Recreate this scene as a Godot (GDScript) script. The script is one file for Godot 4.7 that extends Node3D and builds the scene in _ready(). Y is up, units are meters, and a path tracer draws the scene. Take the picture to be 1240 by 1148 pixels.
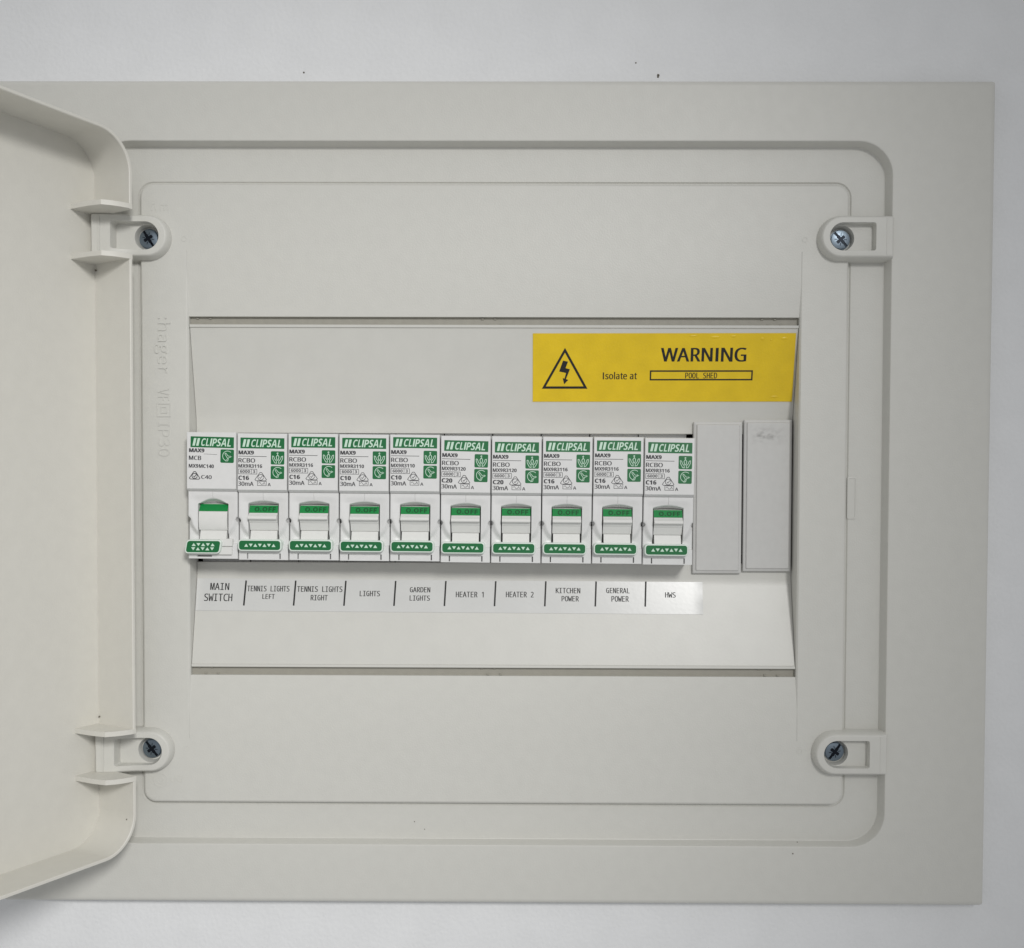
extends Node3D
# A wall-mounted consumer board, hinged door open. All lengths below are millimetres (MM turns them into metres).
const MM := 0.001
const FONT_SANS := "Droid Sans"
const FONT_MONO := "Droid Sans Mono"

var M := {}
var used := {}


# ---------------------------------------------------------------- mesh helper
class Sh:
	var v := PackedVector3Array()          # triangle soup, counter-clockwise seen from outside, in mm

	func tri(a: Vector3, b: Vector3, c: Vector3) -> void:
		v.append(a); v.append(b); v.append(c)

	func quad(a: Vector3, b: Vector3, c: Vector3, d: Vector3) -> void:
		if not a.is_equal_approx(b) and not b.is_equal_approx(c) and not a.is_equal_approx(c):
			tri(a, b, c)
		if not a.is_equal_approx(d) and not d.is_equal_approx(c) and not a.is_equal_approx(c):
			tri(a, c, d)

	func strip(l0: PackedVector3Array, l1: PackedVector3Array, closed := true) -> void:
		var n := l0.size()
		for i in (n if closed else n - 1):
			var j := (i + 1) % n
			quad(l0[i], l0[j], l1[j], l1[i])

	func loft(loops: Array, cap_last := true, cap_first := false) -> void:
		for k in loops.size() - 1:
			strip(loops[k], loops[k + 1])
		if cap_last:
			cap(loops[-1], false)
		if cap_first:
			cap(loops[0], true)

	func cap(l: PackedVector3Array, flip: bool) -> void:
		var c := Vector3.ZERO
		for p in l: c += p
		c /= l.size()
		for i in l.size():
			var a := l[i]
			var b := l[(i + 1) % l.size()]
			if a.is_equal_approx(b): continue
			if flip: tri(c, b, a)
			else: tri(c, a, b)

	func box(x0: float, x1: float, y0: float, y1: float, z0: float, z1: float, ch := 0.0) -> void:
		var l0 := Sh.rect_loop(x0, x1, y0, y1, z0)
		var l1 := Sh.rect_loop(x0, x1, y0, y1, z1 - ch)
		if ch > 0.0:
			loft([l0, l1, Sh.rect_loop(x0 + ch, x1 - ch, y0 + ch, y1 - ch, z1)], true, true)
		else:
			loft([l0, l1], true, true)

	static func rect_loop(x0: float, x1: float, y0: float, y1: float, z: float) -> PackedVector3Array:
		return PackedVector3Array([Vector3(x0, y0, z), Vector3(x1, y0, z), Vector3(x1, y1, z), Vector3(x0, y1, z)])

	# rounded rectangle about (cx, cy), counter-clockwise, always 4 * (seg + 1) points
	static func rr(hw: float, hh: float, r: float, z: float, cx := 0.0, cy := 0.0, seg := 10) -> PackedVector3Array:
		var l := PackedVector3Array()
		var cs := [[hw - r, -hh + r, -90.0], [hw - r, hh - r, 0.0], [-hw + r, hh - r, 90.0], [-hw + r, -hh + r, 180.0]]
		for c in cs:
			for i in seg + 1:
				var a := deg_to_rad(c[2] + 90.0 * i / seg)
				l.append(Vector3(cx + c[0] + r * cos(a), cy + c[1] + r * sin(a), z))
		return l

	static func circle(r: float, z: float, cx := 0.0, cy := 0.0, n := 32, a0 := 0.0) -> PackedVector3Array:
		var l := PackedVector3Array()
		for i in n:
			var a := a0 + TAU * i / n
			l.append(Vector3(cx + r * cos(a), cy + r * sin(a), z))
		return l

	# the same (y, z) outline carried along x
	func extrude_x(outline: PackedVector2Array, x0: float, x1: float) -> void:
		var n := outline.size()
		var area := 0.0
		for i in n:
			area += outline[i].cross(outline[(i + 1) % n])
		var o := outline.duplicate()
		if area < 0.0: o.reverse()
		for i in n:
			var p := o[i]
			var q := o[(i + 1) % n]
			quad(Vector3(x0, p.x, p.y), Vector3(x1, p.x, p.y), Vector3(x1, q.x, q.y), Vector3(x0, q.x, q.y))
		# quads above face outward for a counter-clockwise (y, z) outline seen from +x when turned round
		var t := Geometry2D.triangulate_polygon(o)
		for i in range(0, t.size(), 3):
			var a := o[t[i]]
			var b := o[t[i + 1]]
			var c := o[t[i + 2]]
			if (b - a).cross(c - a) < 0.0:
				var s := b; b = c; c = s
			tri(Vector3(x1, a.x, a.y), Vector3(x1, b.x, b.y), Vector3(x1, c.x, c.y))
			tri(Vector3(x0, a.x, a.y), Vector3(x0, c.x, c.y), Vector3(x0, b.x, b.y))

	func flip_all() -> void:
		for i in range(0, v.size(), 3):
			var s := v[i + 1]; v[i + 1] = v[i + 2]; v[i + 2] = s

	func add(o: Sh, t := Transform3D.IDENTITY) -> void:
		for p in o.v: v.append(t * p)

	func height(xs: PackedFloat32Array, ys: PackedFloat32Array, z: Callable, zback: float) -> void:
		var g := []
		for y in ys:
			var row := PackedVector3Array()
			for x in xs: row.append(Vector3(x, y, z.call(x, y)))
			g.append(row)
		for j in ys.size() - 1:
			for i in xs.size() - 1:
				quad(g[j][i], g[j][i + 1], g[j + 1][i + 1], g[j + 1][i])
		var n := xs.size() - 1
		var m := ys.size() - 1
		for i in n:
			var a: Vector3 = g[0][i]; var b: Vector3 = g[0][i + 1]
			quad(Vector3(a.x, a.y, zback), Vector3(b.x, b.y, zback), b, a)
			a = g[m][i]; b = g[m][i + 1]
			quad(a, b, Vector3(b.x, b.y, zback), Vector3(a.x, a.y, zback))
		for j in m:
			var a: Vector3 = g[j][n]; var b: Vector3 = g[j + 1][n]
			quad(Vector3(a.x, a.y, zback), Vector3(b.x, b.y, zback), b, a)
			a = g[j][0]; b = g[j + 1][0]
			quad(a, b, Vector3(b.x, b.y, zback), Vector3(a.x, a.y, zback))

	# a printed line of even width through pts, lying at height z
	func stroke(pts: PackedVector2Array, w: float, z: float, closed := false) -> void:
		var n := pts.size()
		var o := PackedVector2Array()
		for i in n:
			var d0 := (pts[i] - pts[(i - 1 + n) % n]).normalized() if closed or i > 0 else (pts[1] - pts[0]).normalized()
			var d1 := (pts[(i + 1) % n] - pts[i]).normalized() if closed or i < n - 1 else d0
			var m := (d0 + d1).normalized()
			if m == Vector2.ZERO: m = d0
			o.append(Vector2(-m.y, m.x) * w * 0.5 / maxf(0.45, m.dot(d0)))
		for i in (n if closed else n - 1):
			var j := (i + 1) % n
			var a := pts[i] - o[i]; var b := pts[j] - o[j]; var c := pts[j] + o[j]; var d := pts[i] + o[i]
			quad(Vector3(a.x, a.y, z), Vector3(b.x, b.y, z), Vector3(c.x, c.y, z), Vector3(d.x, d.y, z))

	func fill(pts: PackedVector2Array, z: float) -> void:
		var t := Geometry2D.triangulate_polygon(pts)
		for i in range(0, t.size(), 3):
			var a := pts[t[i]]; var b := pts[t[i + 1]]; var c := pts[t[i + 2]]
			if (b - a).cross(c - a) < 0.0:
				var s := b; b = c; c = s
			tri(Vector3(a.x, a.y, z), Vector3(b.x, b.y, z), Vector3(c.x, c.y, z))

	static func arc(c: Vector2, r: float, a0: float, a1: float, n := 20) -> PackedVector2Array:
		var l := PackedVector2Array()
		for i in n + 1:
			var a := deg_to_rad(lerpf(a0, a1, float(i) / n))
			l.append(c + Vector2(cos(a), sin(a)) * r)
		return l

	static func glyphs(s: String, font: String, weight: int, depth: float) -> Sh:
		var f := SystemFont.new()
		f.font_names = PackedStringArray([font])
		f.font_weight = weight
		var t := TextMesh.new()
		t.text = s; t.font = f; t.font_size = 40; t.pixel_size = 0.1; t.depth = depth; t.curve_step = 1.0
		var a := t.get_mesh_arrays()
		var o := Sh.new()
		if a.is_empty() or a[Mesh.ARRAY_VERTEX] == null: return o
		var p: PackedVector3Array = a[Mesh.ARRAY_VERTEX]
		var ix: PackedInt32Array = a[Mesh.ARRAY_INDEX] if a[Mesh.ARRAY_INDEX] != null else PackedInt32Array(range(p.size()))
		for i in range(0, ix.size(), 3):
			o.tri(p[ix[i]], p[ix[i + 2]], p[ix[i + 1]])
		return o

	# lettering whose ink fills the box x0..x1, y0..y1; flat at height z, or raised by depth above it
	func text(s: String, x0: float, x1: float, y0: float, y1: float, z: float, font := FONT_SANS, weight := 400, slant := 0.0, depth := 0.0, fat := 0.0) -> void:
		if fat > 0.0:      # heavier strokes: the same ink again, a hair to each side
			text(s, x0 + fat, x1, y0, y1, z + 0.006, font, weight, slant, depth)
			text(s, x0, x1 - fat, y0, y1, z, font, weight, slant, depth)
			return
		var g := Sh.glyphs(s, font, weight, 1.0 if depth > 0.0 else 0.0)
		if g.v.is_empty(): return
		var lo := g.v[0]; var hi := g.v[0]
		for p in g.v:
			lo = lo.min(p); hi = hi.max(p)
		var d := hi - lo
		for p in g.v:
			var q := (p - lo) / Vector3(maxf(d.x, 1e-6), maxf(d.y, 1e-6), maxf(d.z, 1e-6))
			v.append(Vector3(lerpf(x0, x1 - slant, q.x) + slant * q.y, lerpf(y0, y1, q.y), z + q.z * depth))

	func mesh(angle := 32.0) -> ArrayMesh:
		var n := v.size() / 3
		var fn := PackedVector3Array(); fn.resize(n)
		var at := {}
		for k in n:
			var c := (v[k * 3 + 1] - v[k * 3]).cross(v[k * 3 + 2] - v[k * 3])
			fn[k] = c
			for i in 3:
				var key := Vector3i((v[k * 3 + i] * 2000.0).round())
				if at.has(key): at[key].append(k)
				else: at[key] = PackedInt32Array([k])
		var lim := cos(deg_to_rad(angle))
		var un := PackedVector3Array(); un.resize(n)
		for k in n: un[k] = fn[k].normalized()
		var ov := PackedVector3Array(); var on := PackedVector3Array(); var ou := PackedVector2Array()
		for k in n:
			for i in [0, 2, 1]:
				var p := v[k * 3 + i]
				var s := Vector3.ZERO
				for o in at[Vector3i((p * 2000.0).round())]:
					if un[o].dot(un[k]) >= lim: s += fn[o]
				ov.append(p * 0.001)
				on.append(s.normalized() if s.length() > 1e-12 else Vector3(0, 0, 1))
				ou.append(Vector2(p.x, -p.y) * 0.01)
		var a := []
		a.resize(Mesh.ARRAY_MAX)
		a[Mesh.ARRAY_VERTEX] = ov; a[Mesh.ARRAY_NORMAL] = on; a[Mesh.ARRAY_TEX_UV] = ou
		var m := ArrayMesh.new()
		m.add_surface_from_arrays(Mesh.PRIMITIVE_TRIANGLES, a)
		return m


# ---------------------------------------------------------------- scene helpers
func numbered(called: String, parent: Node) -> String:
	var key := "%d/%s" % [parent.get_instance_id(), called]
	used[key] = used.get(key, 0) + 1
	return called if used[key] == 1 else "%s_%03d" % [called, used[key] - 1]

func part(called: String, s, mat: Material, parent: Node, angle := 32.0, at := Vector3.ZERO) -> MeshInstance3D:
	var o := MeshInstance3D.new()
	o.name = numbered(called, parent)
	o.mesh = s.mesh(angle) if s is Sh else s
	o.material_override = mat
	o.position = at * MM
	parent.add_child(o, true)
	return o

func thing(called: String, label: String, category: String, at: Vector3, group := "") -> Node3D:
	var o := Node3D.new()
	o.name = numbered(called, self)
	o.position = at * MM
	add_child(o, true)
	tag(o, label, category, group)
	return o

func tag(o: Node, label: String, category := "", group := "", kind := "") -> void:
	o.set_meta("label", label)
	if category: o.set_meta("category", category)
	if group: o.set_meta("group", group)
	if kind: o.set_meta("kind", kind)

func noise_tex(freq: float, lo: Color, hi: Color, sd: int, size := 512, oct := 4) -> NoiseTexture2D:
	var n := FastNoiseLite.new()
	n.seed = sd; n.frequency = freq; n.fractal_octaves = oct
	n.noise_type = FastNoiseLite.TYPE_SIMPLEX_SMOOTH
	var t := NoiseTexture2D.new()
	t.width = size; t.height = size; t.seamless = true; t.noise = n
	var g := Gradient.new()
	g.set_color(0, lo); g.set_color(1, hi)
	t.color_ramp = g
	return t

func mat(name_: String, c: Color, rough: float, grain := 0.0, grain_scale := 30.0, mottle := 0.0, sd := 1) -> StandardMaterial3D:
	var m := StandardMaterial3D.new()
	m.resource_name = name_
	m.albedo_color = c
	m.roughness = rough
	if grain > 0.0 or mottle > 0.0:
		m.uv1_triplanar = true
		m.uv1_scale = Vector3.ONE * grain_scale
	if grain > 0.0:
		m.heightmap_enabled = true
		m.heightmap_texture = noise_tex(0.11, Color.BLACK, Color.WHITE, sd, 512, 4)
		m.heightmap_scale = grain
	if mottle > 0.0:
		m.albedo_texture = noise_tex(0.012, Color(1 - mottle, 1 - mottle, 1 - mottle), Color.WHITE, sd + 7, 512, 5)
		m.roughness_texture = noise_tex(0.02, Color(0.93, 0.93, 0.93), Color.WHITE, sd + 13, 256, 4)
	return m


func _ready() -> void:
	# ---- camera
	var cam := Camera3D.new()
	cam.name = "camera"
	var fwd := Vector3(-tan(0.00625), -tan(0.0275), -1).normalized()
	var r := fwd.cross(Vector3.UP).normalized()
	var u := r.cross(fwd)
	var roll := 0.0030
	cam.transform = Transform3D(Basis(r * cos(roll) + u * sin(roll), u * cos(roll) - r * sin(roll), -fwd), Vector3(9.2, -1.35, 377) * MM)
	# the photograph is cropped off centre: its middle lies a little above the lens axis
	cam.projection = Camera3D.PROJECTION_FRUSTUM
	cam.near = 0.01
	cam.size = 0.01 * 2.0 * 574.0 / 1250.0
	cam.frustum_offset = Vector2(0.0, 0.01 * 66.0 / 1250.0)
	cam.far = 20.0
	add_child(cam)
	# ---- light: a pale room all round, a bright opening high in front of the board
	var env := Environment.new()
	env.background_mode = Environment.BG_COLOR
	env.background_color = Color(0.627, 0.630, 0.633)
	env.background_energy_multiplier = 1.0
	env.tonemap_mode = Environment.TONE_MAPPER_LINEAR
	env.tonemap_exposure = 1.11
	env.sdfgi_enabled = true; env.ssao_enabled = true; env.ssil_enabled = true
	var we := WorldEnvironment.new()
	we.name = "world_environment"
	we.environment = env
	add_child(we)
	var lamp := SpotLight3D.new()
	lamp.name = "ceiling_spot"
	lamp.light_energy = 0.85
	lamp.light_size = 0.13
	lamp.light_color = Color(1.0, 0.995, 0.985)
	lamp.spot_angle = 15.0
	lamp.spot_angle_attenuation = 1.0
	lamp.spot_range = 6.0
	lamp.shadow_enabled = true
	add_child(lamp)
	lamp.look_at_from_position(Vector3(0.32, 0.46, 1.10), Vector3(-0.11, -0.055, 0.0), Vector3.UP)
	materials()
	build_wall()
	build_board()
	build_breakers()
	build_blanks()
	build_labels()


func materials() -> void:
	M.cream = mat("cream moulded plastic", Color(0.824, 0.821, 0.798), 0.46, 0.0028, 22.0, 0.016, 3)
	M.door = mat("warm cream door plastic", Color(0.850, 0.842, 0.812), 0.50, 0.0028, 22.0, 0.016, 5)
	M.mask = mat("smooth cream plastic", Color(0.824, 0.821, 0.799), 0.38, 0.0010, 14.0, 0.02, 9)
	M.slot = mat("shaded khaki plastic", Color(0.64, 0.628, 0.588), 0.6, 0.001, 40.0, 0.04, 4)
	M.wall = mat("pale blue grey wall paint", Color(0.922, 0.926, 0.932), 0.72, 0.012, 8.0, 0.02, 11)
	M.dark = mat("dark enclosure interior", Color(0.08, 0.08, 0.08), 0.8)
	M.steel = mat("galvanised rail steel", Color(0.6, 0.6, 0.6), 0.35); M.steel.metallic = 1.0
	M.zinc = mat("zinc plated screw", Color(0.49, 0.54, 0.585), 0.34, 0.0012, 60.0); M.zinc.metallic = 1.0
	M.white = mat("white breaker plastic", Color(0.878, 0.878, 0.876), 0.38, 0.0010, 40.0, 0.02, 21)
	M.toggle = mat("white toggle plastic", Color(0.885, 0.885, 0.875), 0.36, 0.0006, 40.0, 0.02, 23)
	M.blank = mat("cool grey white plastic", Color(0.80, 0.798, 0.788), 0.5, 0.0009, 40.0, 0.02, 25)
	M.green = mat("dark green print", Color(0.04, 0.41, 0.215), 0.4)
	M.green2 = mat("green toggle strip", Color(0.04, 0.52, 0.25), 0.35)
	M.green3 = mat("deep green lettering", Color(0.02, 0.31, 0.14), 0.4)
	M.rim = mat("pale clip rim", Color(0.86, 0.90, 0.87), 0.4)
	M.paleprint = mat("pale print on green", Color(0.80, 0.90, 0.83), 0.4)
	M.ink = mat("grey ink", Color(0.235, 0.235, 0.25), 0.6)
	M.black = mat("black ink", Color(0.055, 0.05, 0.05), 0.55)
	M.yellow = mat("yellow laminated label", Color(0.925, 0.79, 0.12), 0.32, 0.004, 16.0, 0.05, 31)
	M.tape = mat("white laminated tape", Color(0.83, 0.832, 0.825), 0.24, 0.0005, 9.0, 0.02, 33)
	M.dirt = mat("brown dirt", Color(0.42, 0.40, 0.36), 0.9)
	M.recess = mat("dark oiled steel", Color(0.10, 0.12, 0.15), 0.35); M.recess.metallic = 0.8


# ---------------------------------------------------------------- the wall
func build_wall() -> void:
	var s := Sh.new()
	s.loft([Sh.rr(1300, 1100, 1, -95, 0, 0, 1), Sh.rr(1300, 1100, 1, 0, 0, 0, 1), Sh.rr(150, 130, 2, 0, 0, 0, 1), Sh.rr(150, 130, 2, -95, 0, 0, 1)], false)
	var w := part("wall", s, M.wall, self)
	tag(w, "pale blue grey painted wall behind the cream board", "", "", "structure")
	for q in [[59.1, 152.0, 0.5, 0.35], [59.0, 151.4, 0.38, 0.3], [-68.9, 152.9, 0.36, 0.25], [51.0, 156.4, 0.3, 0.2]]:
		var d := Sh.new()
		d.loft([Sh.circle(q[2], 0.0, 0, 0, 7), Sh.circle(q[2] * 0.6, q[3], q[2] * 0.1, 0, 7)])
		part("dirt_speck", d, M.dirt, w, 60.0, Vector3(q[0], q[1], 0))


# ---------------------------------------------------------------- the board
# shape of the dished middle: height of the surface at height y
func dish(y: float) -> float:
	var a := absf(y + 0.3)
	if a >= 88.0: return 3.5
	if a >= 63.0: return 3.5 - 1.1 * pow((88.0 - a) / 25.0, 2.0)
	if a >= 29.2: return lerpf(-5.0, 2.2, (a - 29.2) / 33.2)
	return -5.0

func clip_loop(off: float, z: float, side: float) -> PackedVector3Array:
	# a tongue with a round nose towards the board's middle and a square end outwards; counter-clockwise
	var rad := 7.2 - off
	var cx := 123.8
	var l := PackedVector3Array()
	for i in 25:
		var a := deg_to_rad(90.0 + 180.0 * i / 24.0)
		l.append(Vector3(cx + rad * cos(a), rad * sin(a), z))
	var xe := (142.0 if side > 0.0 else 142.5) - off
	for x in [126.0, 128.0, 130.0, 131.5, 133.0, 134.5, 136.0, 137.5, 139.0]: l.append(Vector3(x, -rad, z))
	l.append(Vector3(xe - 0.5, -rad, z)); l.append(Vector3(xe, -rad + 0.5, z)); l.append(Vector3(xe, 0, z))
	l.append(Vector3(xe, rad - 0.5, z)); l.append(Vector3(xe - 0.5, rad, z))
	for x in [139.0, 137.5, 136.0, 134.5, 133.0, 131.5, 130.0, 128.0, 126.0]: l.append(Vector3(x, rad, z))
	return side_loop(rise(l, side), side)

# the hinge-side clips climb towards the door
func rise(l: PackedVector3Array, side: float) -> PackedVector3Array:
	if side < 0.0:
		for i in l.size():
			if l[i].z > 3.0: l[i].z += 2.6 * smoothstep(127.0, 139.0, l[i].x)
	return l

func side_loop(l: PackedVector3Array, side: float) -> PackedVector3Array:
	if side > 0.0: return l
	var m := PackedVector3Array()
	for p in l: m.append(Vector3(-p.x, p.y, p.z))
	m.reverse()
	return m

func pocket_loops(side: float) -> Array:
	# pocket mouth, pocket floor, and the round well, point for point
	var mouth := PackedVector3Array(); var floor_ := PackedVector3Array(); var well := PackedVector3Array()
	var lip := PackedVector3Array(); var pit := PackedVector3Array()
	var cx := 124.3; var r := 5.0; var xe := 135.8
	var outline := PackedVector2Array()
	for i in 25:
		var a := deg_to_rad(90.0 + 180.0 * i / 24.0)
		outline.append(Vector2(cx + r * cos(a), r * sin(a)))
	for i in range(1, 9): outline.append(Vector2(lerpf(cx, xe - 0.8, i / 8.0), -r))
	for i in range(1, 5): outline.append(Vector2(xe - 0.8 + 0.8 * sin(i * PI / 8), -r + 0.8 - 0.8 * cos(i * PI / 8)))
	for i in range(1, 6): outline.append(Vector2(xe, lerpf(-r + 0.8, r - 0.8, i / 5.0)))
	for i in range(1, 5): outline.append(Vector2(xe - 0.8 + 0.8 * cos(i * PI / 8), r - 0.8 + 0.8 * sin(i * PI / 8)))
	for i in range(1, 8): outline.append(Vector2(lerpf(xe - 0.8, cx, i / 8.0), r))
	# the end of the pocket is deepest at the outer end and rises to the well's lip
	for k in outline.size():
		var p := outline[k]
		var a := (p - Vector2(cx, 0)).angle()
		var w := Vector2(cx, 0) + Vector2(cos(a), sin(a)) * 4.6
		mouth.append(Vector3(p.x, p.y, 7.5)); lip.append(Vector3(lerpf(p.x, cx + 4, 0.02), p.y * 0.975, 7.15))
		floor_.append(Vector3(lerpf(p.x, cx + 4, 0.05), p.y * 0.95, 4.6))
		well.append(Vector3(w.x, w.y, 4.5)); pit.append(Vector3(lerpf(w.x, cx, 0.10), w.y * 0.90, 1.6))
	var out := []
	for l in [mouth, lip, floor_, well, pit]: out.append(side_loop(rise(l, side) if out.size() < 2 else l, side))
	return out

func screw_mesh() -> ArrayMesh:
	var s := Sh.new()
	var rs := PackedFloat32Array([0.0])
	for i in 30: rs.append(3.45 * (i + 1) / 30.0)
	var n := 120
	var prev := PackedVector3Array()
	for k in rs.size():
		var l := PackedVector3Array()
		for i in n:
			var a := TAU * i / n
			var x := rs[k] * cos(a); var y := rs[k] * sin(a)
			var z := 2.6 - 0.35 * pow(rs[k] / 3.45, 2.0)
			if rs[k] > 3.2: z -= 0.8
			if absf(x) < 0.36 and rs[k] < 3.1: z -= 0.9
			l.append(Vector3(x, y, z))
		if k > 0: s.strip(l, prev)
		prev = l
	s.strip(Sh.circle(3.45, 0.5, 0, 0, n), prev)
	return s.mesh(40.0)

# cross-shaped driver recess with four small ticks, and the ends of the slot
func recess_mesh() -> ArrayMesh:
	var s := Sh.new()
	for k in 4:
		var g := Sh.new()
		g.fill(PackedVector2Array([Vector2(-0.5, 0.0), Vector2(0.5, 0.0), Vector2(0.62, 1.3), Vector2(0.45, 1.75), Vector2(-0.45, 1.75), Vector2(-0.62, 1.3)]), 2.62)
		g.fill(PackedVector2Array([Vector2(0.75, 0.95), Vector2(0.95, 0.75), Vector2(1.62, 1.5), Vector2(1.5, 1.62)]), 2.60)
		s.add(g, Transform3D(Basis(Vector3(0, 0, 1), k * PI / 2), Vector3(0, 0, 0.0004 * k)))
	for sd in [-1.0, 1.0]:
		s.fill(PackedVector2Array([Vector2(-0.33, sd * 1.6), Vector2(0.33, sd * 1.6), Vector2(0.33, sd * 3.2), Vector2(-0.33, sd * 3.2)]), 2.05)
	return s.mesh(20.0)

func build_board() -> void:
	var b := thing("distribution_board", "cream flush-mounted distribution board with its door open and dished cover", "distribution board", Vector3.ZERO)
	# box in the wall behind everything
	var s := Sh.new()
	s.loft([Sh.rr(146, 126, 4, 0.4), Sh.rr(146, 126, 4, -90), ], false)
	s.flip_all()
	var inner := Sh.new()
	inner.loft([Sh.rr(144, 124, 3, 0.4), Sh.rr(144, 124, 3, -88)], true)
	inner.flip_all()
	s.flip_all()
	var bx := Sh.new()
	bx.loft([Sh.rr(146, 126, 4, -90), Sh.rr(146, 126, 4, 0.4), Sh.rr(144, 124, 3, 0.4), Sh.rr(144, 124, 3, -88)], true, true)
	part("back_box", bx, M.dark, b)
	# trim frame with the door's recess
	s = Sh.new()
	s.loft([
		Sh.rr(178.4, 148.1, 1.0, 0.02), Sh.rr(178.4, 148.1, 1.0, 3.4), Sh.rr(178.25, 147.95, 1.0, 4.5), Sh.rr(177.8, 147.5, 1.0, 5.4), Sh.rr(177.1, 146.8, 0.9, 5.85), Sh.rr(176.2, 145.9, 0.8, 6.0),
		Sh.rr(142.4, 127.0, 12.5, 6.0), Sh.rr(141.95, 126.55, 12.1, 5.85), Sh.rr(141.7, 126.3, 11.9, 5.5), Sh.rr(140.6, 125.6, 11.2, 1.75), Sh.rr(140.1, 125.15, 10.9, 1.5),
		Sh.rr(128.75, 113.3, 5.6, 1.5), Sh.rr(128.35, 112.9, 5.3, 1.05), Sh.rr(124, 108, 4, 1.0)], false)
	part("trim_frame", s, M.cream, b, 31.0)
	for q in [[111.3, -125.9, 3.0, 0.25], [108.9, -129.0, 6.0, 0.3], [-28.6, -119.4, 1.5, 0.22], [-24.9, -122.2, 1.5, 0.2]]:
		s = Sh.new()
		s.loft([Sh.circle(q[3], -0.2, 0, 0, 8), Sh.circle(q[3] * 0.7, 0.2, 0, 0, 8)])
		part("dust_speck", s, M.dirt, b, 60.0, Vector3(q[0], q[1], q[2]))
	# cover plate: rounded border, two columns, and the upper and lower dished leaves
	s = Sh.new()
	var hx := 110.55
	# the border, left open where the four clips' wells stand
	var nl := [notched(127.75, 112.3, 4.7, 1.02), notched(127.5, 112.05, 4.6, 2.7), notched(127.2, 111.75, 4.3, 3.25), notched(126.7, 111.25, 4.0, 3.5)]
	for k in 3:
		for i in nl[k].size():
			var j: int = (i + 1) % nl[k].size()
			var p: Vector3 = nl[k][i]; var q: Vector3 = nl[k][j]
			if absf(p.x) > 126 and absf(q.x) > 126 and absf(absf((p.y + q.y) * 0.5) - 92.5) < 4.0: continue
			s.quad(p, q, nl[k + 1][j], nl[k + 1][i])
	plate_face(s, hx)
	s.strip(rect_on(hx + 0.45, -88.6, 88.0, 3.5), rect_on(hx + 0.1, -88.6, 88.0, 3.42))
	# column sides, down past the mask
	for sd in [-1.0, 1.0]:
		var ys := PackedFloat32Array()
		for i in 45: ys.append(lerpf(-88.6, 88.0, i / 44.0))
		for i in 44:
			var p := Vector3(sd * (hx + 0.1), ys[i], 3.42); var q := Vector3(sd * (hx + 0.1), ys[i + 1], 3.42)
			var p1 := Vector3(sd * (hx - 0.4), ys[i], 2.85); var q1 := Vector3(sd * (hx - 0.4), ys[i + 1], 2.85)
			var p2 := Vector3(sd * (hx - 0.4), ys[i], -7); var q2 := Vector3(sd * (hx - 0.4), ys[i + 1], -7)
			if sd < 0: s.quad(p, p1, q1, q); s.quad(p1, p2, q2, q1)
			else: s.quad(q, q1, p1, p); s.quad(q1, q2, p2, p1)
	for up in [true, false]:
		var ys := PackedFloat32Array()
		for i in 13: ys.append(lerpf(64.7, 88.0, i / 12.0) if up else lerpf(-88.6, -65.4, i / 12.0))
		for i in 12:
			s.quad(Vector3(-hx, ys[i], dish(ys[i])), Vector3(hx, ys[i], dish(ys[i])), Vector3(hx, ys[i + 1], dish(ys[i + 1])), Vector3(-hx, ys[i + 1], dish(ys[i + 1])))
		var ye: float = ys[0] if up else ys[12]
		var ze := dish(ye)
		if up: s.quad(Vector3(-hx, ye + 0.1, -3), Vector3(hx, ye + 0.1, -3), Vector3(hx, ye, ze), Vector3(-hx, ye, ze))
		else: s.quad(Vector3(-hx, ye, ze), Vector3(hx, ye, ze), Vector3(hx, ye - 0.1, -3), Vector3(-hx, ye - 0.1, -3))
	var plate := part("cover_plate", s, M.cream, b, 24.0)
	# breaker mask between the slots: upper and lower leaf, and the slot floors
	for up in [1.0, -1.0]:
		s = Sh.new()
		var y0 := 23.2 if up > 0 else -24.6
		var yb := 28.3 if up > 0 else -30.0
		var yt := 61.9 if up > 0 else -62.5
		var o := PackedVector2Array([Vector2(y0, -8.0), Vector2(y0, -5.15), Vector2(y0 + up * 0.15, -5.0), Vector2(yb, -5.0)])
		for i in range(1, 12): o.append(Vector2(lerpf(yb, yt - up * 1.1, i / 11.0), lerpf(-5.0, 1.9, i / 11.0)))
		o.append_array(PackedVector2Array([Vector2(yt - up * 0.95, 2.5), Vector2(yt - up * 0.15, 2.6), Vector2(yt, 2.4), Vector2(yt + up * 0.05, -2.0), Vector2(yt - up * 4.0, -6.0), Vector2(yb, -8.0)]))
		s.extrude_x(o, -110.0, 110.0)
		part("breaker_mask", s, M.mask, b, 20.0)
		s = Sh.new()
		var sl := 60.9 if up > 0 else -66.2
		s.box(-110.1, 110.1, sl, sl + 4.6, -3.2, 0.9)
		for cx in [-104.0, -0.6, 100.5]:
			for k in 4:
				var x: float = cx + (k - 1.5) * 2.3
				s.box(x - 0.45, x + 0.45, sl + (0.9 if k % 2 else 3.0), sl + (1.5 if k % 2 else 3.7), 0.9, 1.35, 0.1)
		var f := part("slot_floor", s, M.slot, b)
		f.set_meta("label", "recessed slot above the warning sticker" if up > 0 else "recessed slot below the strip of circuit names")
	s = Sh.new()
	s.box(-110.0, 110.0, -18.5, 16.5, -52, -50.5)
	part("din_rail", s, M.steel, b)
	# raised tab on the recess floor, right of the plate
	s = Sh.new()
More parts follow.
